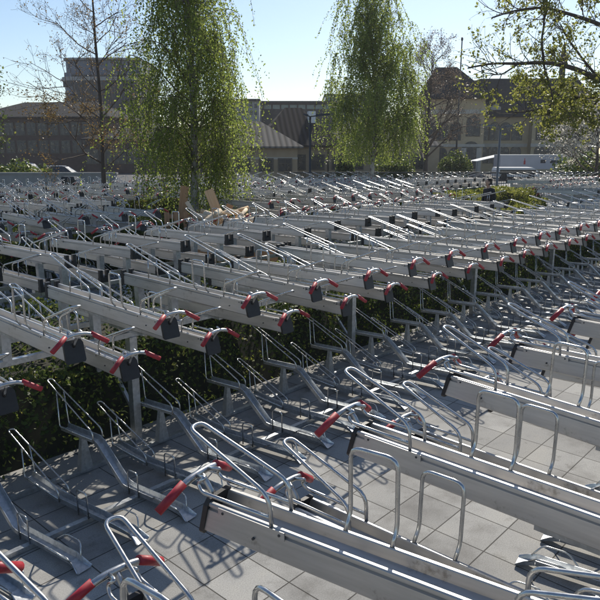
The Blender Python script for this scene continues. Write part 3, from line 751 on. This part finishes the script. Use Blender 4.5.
# ------------------------------------------------------------------ buildings: local x to the right, y away, z up, front wall in the plane y = 0
def frame_at(name, label, px, F, yaw=0., cat='building'):
    p = at(px, 170, F); o = empty(name, (p.x,p.y,0), AZ-math.pi/2+R(yaw)); return tag(o, label, cat)
ZZ = lambda py, F: at(300, py, F).z
WW = lambda a, F: (a)*F/FPX/math.cos(PITCH)*1.0
def arch(w, h, n=8):
    r = w/2; return [(-r,0)] + [(r*math.cos(math.pi-k*math.pi/n), h-r + r*math.sin(math.pi-k*math.pi/n)) for k in range(n+1)] + [(r,0)]
def window(root, x, z, w, h, arched=False, y=0., m='dull_frame', gm='glass'):
    out = arch(w+.24, h+.16) if arched else [(-w/2-.12,0),(-w/2-.12,h+.16),(w/2+.12,h+.16),(w/2+.12,0)]
    g = MB(); g.prism([(x+a, z-.06+c) for a, c in out], y-.07, y+.1); f = g.build('window', M[m], root)
    inn = arch(w, h) if arched else [(-w/2,0),(-w/2,h),(w/2,h),(w/2,0)]
    g = MB(); g.prism([(x+a, z+c) for a, c in inn], y-.085, y-.05); g.build('pane', M[gm], f)
    g = MB(); g.box(x-.03, x+.03, y-.11, y-.0855, z, z+h*(.98)); g.box(x-w/2, x-.0305, y-.105, y-.0855, z+h*.62, z+h*.62+.05); g.box(x+.0305, x+w/2, y-.105, y-.0855, z+h*.62, z+h*.62+.05); g.build('glazing_bar', M[m], f)
def hip(root, x0, x1, y0, y1, z0, z1, ins, m, name='roof', over=.4, flat=None):
    g = MB(); a, b_, c, d = x0-over, x1+over, y0-over, y1+over; ym = (c+d)/2; fl = flat or .02
    vs = [(a,c,z0),(b_,c,z0),(b_,d,z0),(a,d,z0),(a,c,z0+.15),(b_,c,z0+.15),(b_,d,z0+.15),(a,d,z0+.15),(a+ins,ym-fl,z1),(b_-ins,ym-fl,z1),(b_-ins,ym+fl,z1),(a+ins,ym+fl,z1)]
    g.add(vs, [(3,2,1,0),(0,1,5,4),(1,2,6,5),(2,3,7,6),(3,0,4,7),(4,5,9,8),(5,6,10,9),(6,7,11,10),(7,4,8,11),(8,9,10,11)])
    return g.build(name, m, root)

# tan house with pale seam roof (x 225..300) and the bigger dark hipped one (x 262..400)
F = 58; r1 = frame_at('tan_house', 'low tan house with a pale seamed metal roof between the two birches', 258, F, 8)
w = WW(1, F); zE = 2.95; g = MB(); x0, x1 = -w*75, w*38
g.box(x0, x1, 0, 9, 0, zE); g.build('wall', M['stucco'], r1)
hip(r1, x0, x1, 0, 9, zE, ZZ(121, F+4), 3.4, M['seam_pale'], over=.5)
for px in (-58, -36, -14, 8, 26):
    window(r1, w*px, 1.0, 1.05, 1.0); 
g = MB(); g.box(x0-.02, x1+.02, -.06, -.001, 2.0, 2.18); g.build('band', M['trim'], r1)
F = 64; r2 = frame_at('dark_roofed_house', 'tan house with a large dark hipped roof behind the lamp post', 330, F, 8); w = WW(1, F)
x0, x1 = -w*48, w*108; g = MB(); g.box(x0-w*16, x1, 0, 12, 0, 3.1); g.build('wall', M['stucco'], r2)
rf = hip(r2, x0-w*16, w*8, 0, 12, 3.1, ZZ(108, F+6), 3.4, M['seam_dark'], over=.6)
g = MB(); g.box(-w*16, -w*9, 3.2, 4.2, 5.2, 6.6); g.build('skylight', M['white_paint'], rf)
hip(r2, w*9.2, x1, .8, 11, 3.102, ZZ(117, F+6), 3.0, M['seam_pale'], over=.5)
for px in (-30, -12, 8, 26, 46, 66, 86): window(r2, w*px, 1.0, 1.1, 1.3)
g = MB(); g.tube([(-w*2,-.05,0),(-w*2,-.05,2.9),(-w*4,-.4,3.1)], .06, 8); g.build('downpipe', M['pole'], r2)
# flat modern buildings behind
F = 125; r3 = frame_at('flat_roofed_office', 'distant flat roofed office block with a dark overhanging roof slab', 290, F); w = WW(1, F)
g = MB(); g.box(-w*33, w*42, 0, 14, 0, ZZ(104,F)); g.build('wall', M['fascia'], r3)
g = MB(); g.box(-w*38, w*44, -1.5, 16, ZZ(104,F)+.002, ZZ(101.5,F)); g.build('roof_slab', M['slate'], r3)
for i in range(9):
    g = MB(); g.box(-w*32+w*8*i, -w*32+w*8*i+w*6.6, -.06, -.004, ZZ(109,F), ZZ(104.8,F)); g.build('window', M['glass_teal'], r3)
r4 = frame_at('glass_building', 'distant teal glass building peeping out above the right birch', 350, 132); w = WW(1, 132)
g = MB(); g.box(-w*24, w*30, 0, 14, 0, ZZ(95,132)); g.build('wall', M['glass_teal'], r4)
g = MB()
for i in range(14): g.box(-w*24+w*4*i, -w*24+w*4*i+.25, -.1, -.004, 0, ZZ(95,132))
g.build('mullions', M['fascia'], r4); g = MB(); g.box(-w*25, w*31, -.4, 15, ZZ(95,132)+.002, ZZ(94,132)); g.build('roof_slab', M['fascia'], r4)
r5 = frame_at('grey_block', 'small grey far building behind the left birch foliage', 240, 118); w = WW(1, 118)
g = MB(); g.box(-w*26, w*19, 0, 10, 0, ZZ(101,118)); g.build('wall', M['concrete'], r5)
g = MB(); g.box(-w*27, w*20, -.5, 11, ZZ(101,118)+.002, ZZ(99,118)); g.build('roof_slab', M['slate'], r5)
for i in range(10):
    for zz in (104,111): g = MB(); g.box(-w*25+w*4.4*i, -w*25+w*4.4*i+w*2.6, -.05, -.004, ZZ(zz+4,118), ZZ(zz,118)); g.build('window', M['glass'], r5)
# tall office tower at left with rounded corner and set back top
F = 140; r6 = frame_at('office_tower', 'tall dark office tower with rounded corner and set back glass top behind the bare tree', 104, F); w = WW(1, F)
def rounded(x0, x1, y0, y1, r, n=6):
    pts = []
    for k in range(n+1):
        a = math.pi + k*math.pi/2/n; pts.append((x0+r+r*math.cos(a), y0+r+r*math.sin(a)))
    return pts + [(x1,y0),(x1,y1),(x0,y1)]
def slab(root, name, m, ol, z0, z1):
    g = MB(); n = len(ol); g.add([(x,y,z0) for x,y in ol]+[(x,y,z1) for x,y in ol], [tuple(reversed(range(n))), tuple(range(n,2*n))]+[(j,(j+1)%n,n+(j+1)%n,n+j) for j in range(n)]); return g.build(name, m, root)
zt = ZZ(72,F); fl = 3.3; nfl = int(zt/fl)
slab(r6, 'core', M['glass_blue'], rounded(-w*36+.3, w*38-.3, .3, 20, 2.4), 0, zt)
for i in range(nfl+1):
    slab(r6, 'floor_band', M['fascia'], rounded(-w*36, w*38, 0, 20.3, 2.5), max(.01,i*fl-.55), i*fl+.55)
g = MB()
for i in range(15): g.box(-w*36+2.6+w*4.9*i, -w*36+2.6+w*4.9*i+.9, .05, .295, .56, zt-.5)
g.build('piers', M['fascia'], r6)
slab(r6, 'parapet', M['concrete'], rounded(-w*36.4, w*38, -.2, 20.4, 2.5), nfl*fl+.56, nfl*fl+1.3)
slab(r6, 'penthouse', M['glass_blue'], rounded(-w*34, w*38, 1.5, 19, 2.2), nfl*fl+1.302, ZZ(59,F))
slab(r6, 'roof', M['concrete'], rounded(-w*35, w*38.5, .8, 19.5, 2.4), ZZ(59,F)+.002, ZZ(57,F))
# brown building at left
F = 92; r7 = frame_at('brick_building', 'dark brick building with a pitched roof behind the left trees', 50, F, -6); w = WW(1, F)
g = MB(); g.box(-w*75, w*60, 0, 14, 0, ZZ(118,F)); g.build('wall', M['brick'], r7)
hip(r7, -w*75, w*60, 0, 14, ZZ(118,F), ZZ(102,F+7), 5, M['slate'], over=.6)
for i in range(12):
    for zz in (128,146): window(r7, -w*70+w*11*i, ZZ(zz+7,F), 1.1, 1.6, m='dull_frame')
r8 = frame_at('long_low_building', 'long dark low building closing the street behind the bare tree', 150, 84); w = WW(1, 84)
g = MB(); g.box(-w*60, w*90, 0, 10, 0, ZZ(140,84)); g.build('wall', M['brick'], r8); hip(r8, -w*60, w*90, 0, 10, ZZ(140,84), ZZ(128,89), 4, M['slate'])
for i in range(11): window(r8, -w*54+w*13*i, 1.2, 1.4, 1.7, m='dull_frame')

# gabled house (x 420..480) and ochre mansion (x 468..600)
F = 84; r9 = frame_at('gabled_house', 'ochre house with a tall steep dark roof right of the birch', 447, F, -10); w = WW(1, F)
zE = ZZ(99,F); x0, x1 = -w*26, w*32; g = MB(); g.box(x0, x1, 0, 13, 0, zE); g.build('wall', M['stucco_yellow'], r9)
g = MB(); zr = ZZ(67,F+4); xa, xb = -w*14, w*6
g.add([(x0-.6,-.7,zE+.002),(x1+.8,-.7,zE+.002),(x1+.8,13.6,zE+.002),(x0-.6,13.6,zE+.002),(x0-.6,-.7,zE+.25),(x1+.8,-.7,zE+.25),(x1+.8,13.6,zE+.25),(x0-.6,13.6,zE+.25),(xa,4.2,zr),(xb,4.2,zr),(xb,9,zr),(xa,9,zr)],
      [(3,2,1,0),(0,1,5,4),(1,2,6,5),(2,3,7,6),(3,0,4,7),(4,5,9,8),(5,6,10,9),(6,7,11,10),(7,4,8,11),(8,9,10,11)]); g.build('roof', M['slate'], r9)
for px in (-18, -6, 6): window(r9, w*px, ZZ(140,F), 1.2, 2.1, True); window(r9, w*px, ZZ(166,F), 1.2, 2.2, True)
window(r9, w*22, ZZ(136,F), 1.5, 2.4, True); window(r9, w*21, ZZ(168,F), 2.0, 3.2, True)
for zz, hh in ((114,.5),(147,.35)):
    g = MB(); g.box(x0-.15, x1+.15, -.2, -.004, ZZ(zz,F), ZZ(zz,F)+hh); g.build('cornice', M['trim'], r9)
for px in (14.5, 28.5): g = MB(); g.box(w*px-.3, w*px+.3, -.3, -.003, 0, ZZ(148,F)); g.build('pilaster', M['trim'], r9)
F = 92; ra = frame_at('ochre_mansion', 'ochre mansion with arched windows and a long dark roof behind the lamp post', 530, F, -3); w = WW(1, F)
zE = ZZ(117,F); x0, x1 = -w*62, w*62; g = MB(); g.box(x0, x1, 0, 13, 0, zE); g.build('wall', M['stucco_yellow'], ra)
rf = hip(ra, x0, x1, 0, 13, zE, ZZ(80,F+6), 3.0, M['slate'], over=.7, flat=2.6)
for px in (-47, 8):
    g = MB(); g.box(w*px-1, w*px+1, 5, 6.2, ZZ(88,F), ZZ(76,F)); g.build('chimney', M['brick'], rf)
for px in (-46, -36):
    g = MB(); g.prism([(w*px-.7,ZZ(117,F)+.6),(w*px-.7,ZZ(110,F)+.4),(w*px,ZZ(106,F)+.3),(w*px+.7,ZZ(110,F)+.4),(w*px+.7,ZZ(117,F)+.6)], .0, 3.2); g.build('dormer', M['trim'], rf)
g = MB(); g.box(w*-4, w*24, -1.6, -.002, 0, zE+.2); g.build('projecting_bay', M['stucco_yellow'], ra)
hip(ra, w*-4, w*24, -1.6, 4, zE+.202, ZZ(98,F), 2.6, M['slate'], 'bay_roof')
for px in (-56, -46, -36, -26, -15): window(ra, w*px, ZZ(140,F), 1.25, 2.3, True); window(ra, w*px, ZZ(163,F), 1.3, 2.2, True)
for px in (4, 14): window(ra, w*px, ZZ(140,F), 1.1, 2.4, True, -1.6); window(ra, w*px, ZZ(163,F), 1.2, 2.2, True, -1.6)
for px in (30, 37, 44, 52): window(ra, w*px, ZZ(140,F), .8, 2.3, False); window(ra, w*px, ZZ(163,F), .9, 2.2, False)
for a, b_, y in ((x0-.1, w*-4-.11, 0), (w*-4-.1, w*24+.1, -1.6), (w*24+.11, x1+.1, 0)):
    g = MB(); g.box(a, b_, y-.16, y-.004, ZZ(147,F), ZZ(147,F)+.45); g.build('cornice', M['trim'], ra)
g = MB(); g.tube([(w*20,-1.0,zE),(w*20,-1.0,zE+6.8)], [.5,.4], 8); g.tube([(w*20,-1.0,zE+6.8),(w*20,-1.0,zE+9.6)], [.62,.03], 8); g.build('turret', M['slate'], ra)
# white trailer, van and canopy in front of the mansion
F = 66; rb = frame_at('truck_trailer', 'long grey truck trailer with faint red and dark markings parked before the mansion', 543, F, -2, 'trailer'); w = WW(1, F)
zt = ZZ(155.5,F); g = MB(); g.box(-w*41, w*42, 0, 2.5, .95, zt); g.build('box_body', M['grey_paint'], rb)
g = MB(); g.box(-w*41.2, w*42.2, -.04, 2.54, zt+.002, zt+.09); g.build('roof', M['white_paint'], rb)
for x in (-w*30, -w*18, w*26, w*36):
    g = MB(); g.tube([(x,.1,.5),(x,.42,.5)], .5, 14); g.build('wheel', M['tyre'], rb)
g = MB(); zc = (zt+.95)/2+.1
for k, (x, ww, h) in enumerate(((-3,.5,.34),(6,.3,.28),(9,.26,.28),(12,.28,.28),(15,.2,.28))): g.box(w*x, w*x+ww, -.012, -.003, zc-.18, zc-.18+h)
g.build('dark_mark', M['fascia'], rb)
g = MB()
for (x, ww, h) in ((24,.26,.42),(27,.3,.3)): g.box(w*x, w*x+ww, -.012, -.003, zc-.2, zc-.2+h)
for x in (-18, 19): g.prism([(w*x-.09,zc-.3),(w*x-.09,zc+.02),(w*x-.03,zc+.12),(w*x-.03,zc+.3),(w*x+.03,zc+.3),(w*x+.03,zc+.12),(w*x+.09,zc+.02),(w*x+.09,zc-.3)], -.012, -.003)
g.build('red_mark', M['red'], rb)
F = 62; rc = frame_at('white_van', 'white van roof showing above the far racks, in front of the trailer', 518, F, -2, 'van'); w = WW(1, F)
zt = ZZ(167.5,F); g = MB(); g.prism([(-w*20,.35),(-w*20,zt-.25),(-w*19,zt),(w*14,zt),(w*19,zt-.3),(w*21,zt-.75),(w*21,.35)], 0, 1.9); g.build('body', M['white_paint'], rc)
g = MB(); g.box(-w*17, w*17, -.012, -.003, zt-.62, zt-.2); g.build('window', M['glass'], rc)
for x in (-w*13, w*13): g = MB(); g.tube([(x,-.02,.34),(x,.25,.34)], .34, 14); g.build('wheel', M['tyre'], rc)
F = 70; rd = frame_at('awning', 'white canvas awning left of the grey trailer', 490, F, 0, 'awning'); w = WW(1, F)
z0, z1 = ZZ(161,F), ZZ(155,F); g = MB(); g.hexa([(-w*13,0,z0-.06),(w*12,0,z1-.06),(w*12,3.4,z1-.06),(-w*13,3.4,z0-.06),(-w*13,0,z0),(w*12,0,z1),(w*12,3.4,z1),(-w*13,3.4,z0)]); g.build('canopy', M['canvas'], rd)
for x, z in ((-w*12.5,z0-.061),(w*11.5,z1-.061)):
    for y in (.05, 3.3): g = MB(); g.tube([(x,y,0),(x,y,z-.02)], .04, 6); g.build('pole', M['post'], rd)

# ------------------------------------------------------------------ haze
hm = bpy.data.materials.new('haze'); hm.use_nodes = True; nt = hm.node_tree; nt.nodes.clear()
pv = nt.nodes.new('ShaderNodeVolumePrincipled'); pv.inputs['Color'].default_value = (.93,.95,1,1); pv.inputs['Density'].default_value = .0004; pv.inputs['Anisotropy'].default_value = .25
ho = nt.nodes.new('ShaderNodeOutputMaterial'); nt.links.new(pv.outputs[0], ho.inputs['Volume'])
g = MB(); g.box(-60, 190, -60, 230, -1.1, 28); o = g.build('haze', hm); o['kind'] = 'stuff'
# ------------------------------------------------------------------ camera, light, sky
cd = bpy.data.cameras.new('camera'); cam = bpy.data.objects.new('camera', cd); col.objects.link(cam)
cam.location = (0,0,CAM_H); cam.rotation_euler = (math.pi/2-PITCH, 0, AZ-math.pi/2); cd.sensor_width = 36; cd.lens = FPX/600*36; cd.clip_start = .05; cd.clip_end = 4000
scn.camera = cam
SUN_AZ, SUN_EL = R(27), R(37.5)
sd = Vector((math.cos(SUN_AZ)*math.cos(SUN_EL), math.sin(SUN_AZ)*math.cos(SUN_EL), math.sin(SUN_EL)))
ld = bpy.data.lights.new('sun', 'SUN'); ld.energy = 4.0; ld.angle = R(.5); ld.color = (1,.93,.81)
sun = bpy.data.objects.new('sun', ld); col.objects.link(sun); sun.rotation_euler = sd.to_track_quat('Z','Y').to_euler()
wd = bpy.data.worlds.new('World'); scn.world = wd; wd.use_nodes = True; nt = wd.node_tree
sky = nt.nodes.new('ShaderNodeTexSky'); sky.sky_type = 'NISHITA'; sky.sun_disc = False; sky.sun_elevation = SUN_EL
sky.sun_rotation = math.pi/2 - SUN_AZ; sky.air_density = 1.0; sky.dust_density = .4; sky.ozone_density = 2.2
bg = nt.nodes['Background']; bg.inputs['Strength'].default_value = .088; nt.links.new(sky.outputs[0], bg.inputs['Color'])
vs = scn.view_settings; vs.view_transform = 'Standard'; vs.look = 'None'; vs.gamma = 1; vs.exposure = .5; vs.use_curve_mapping = False
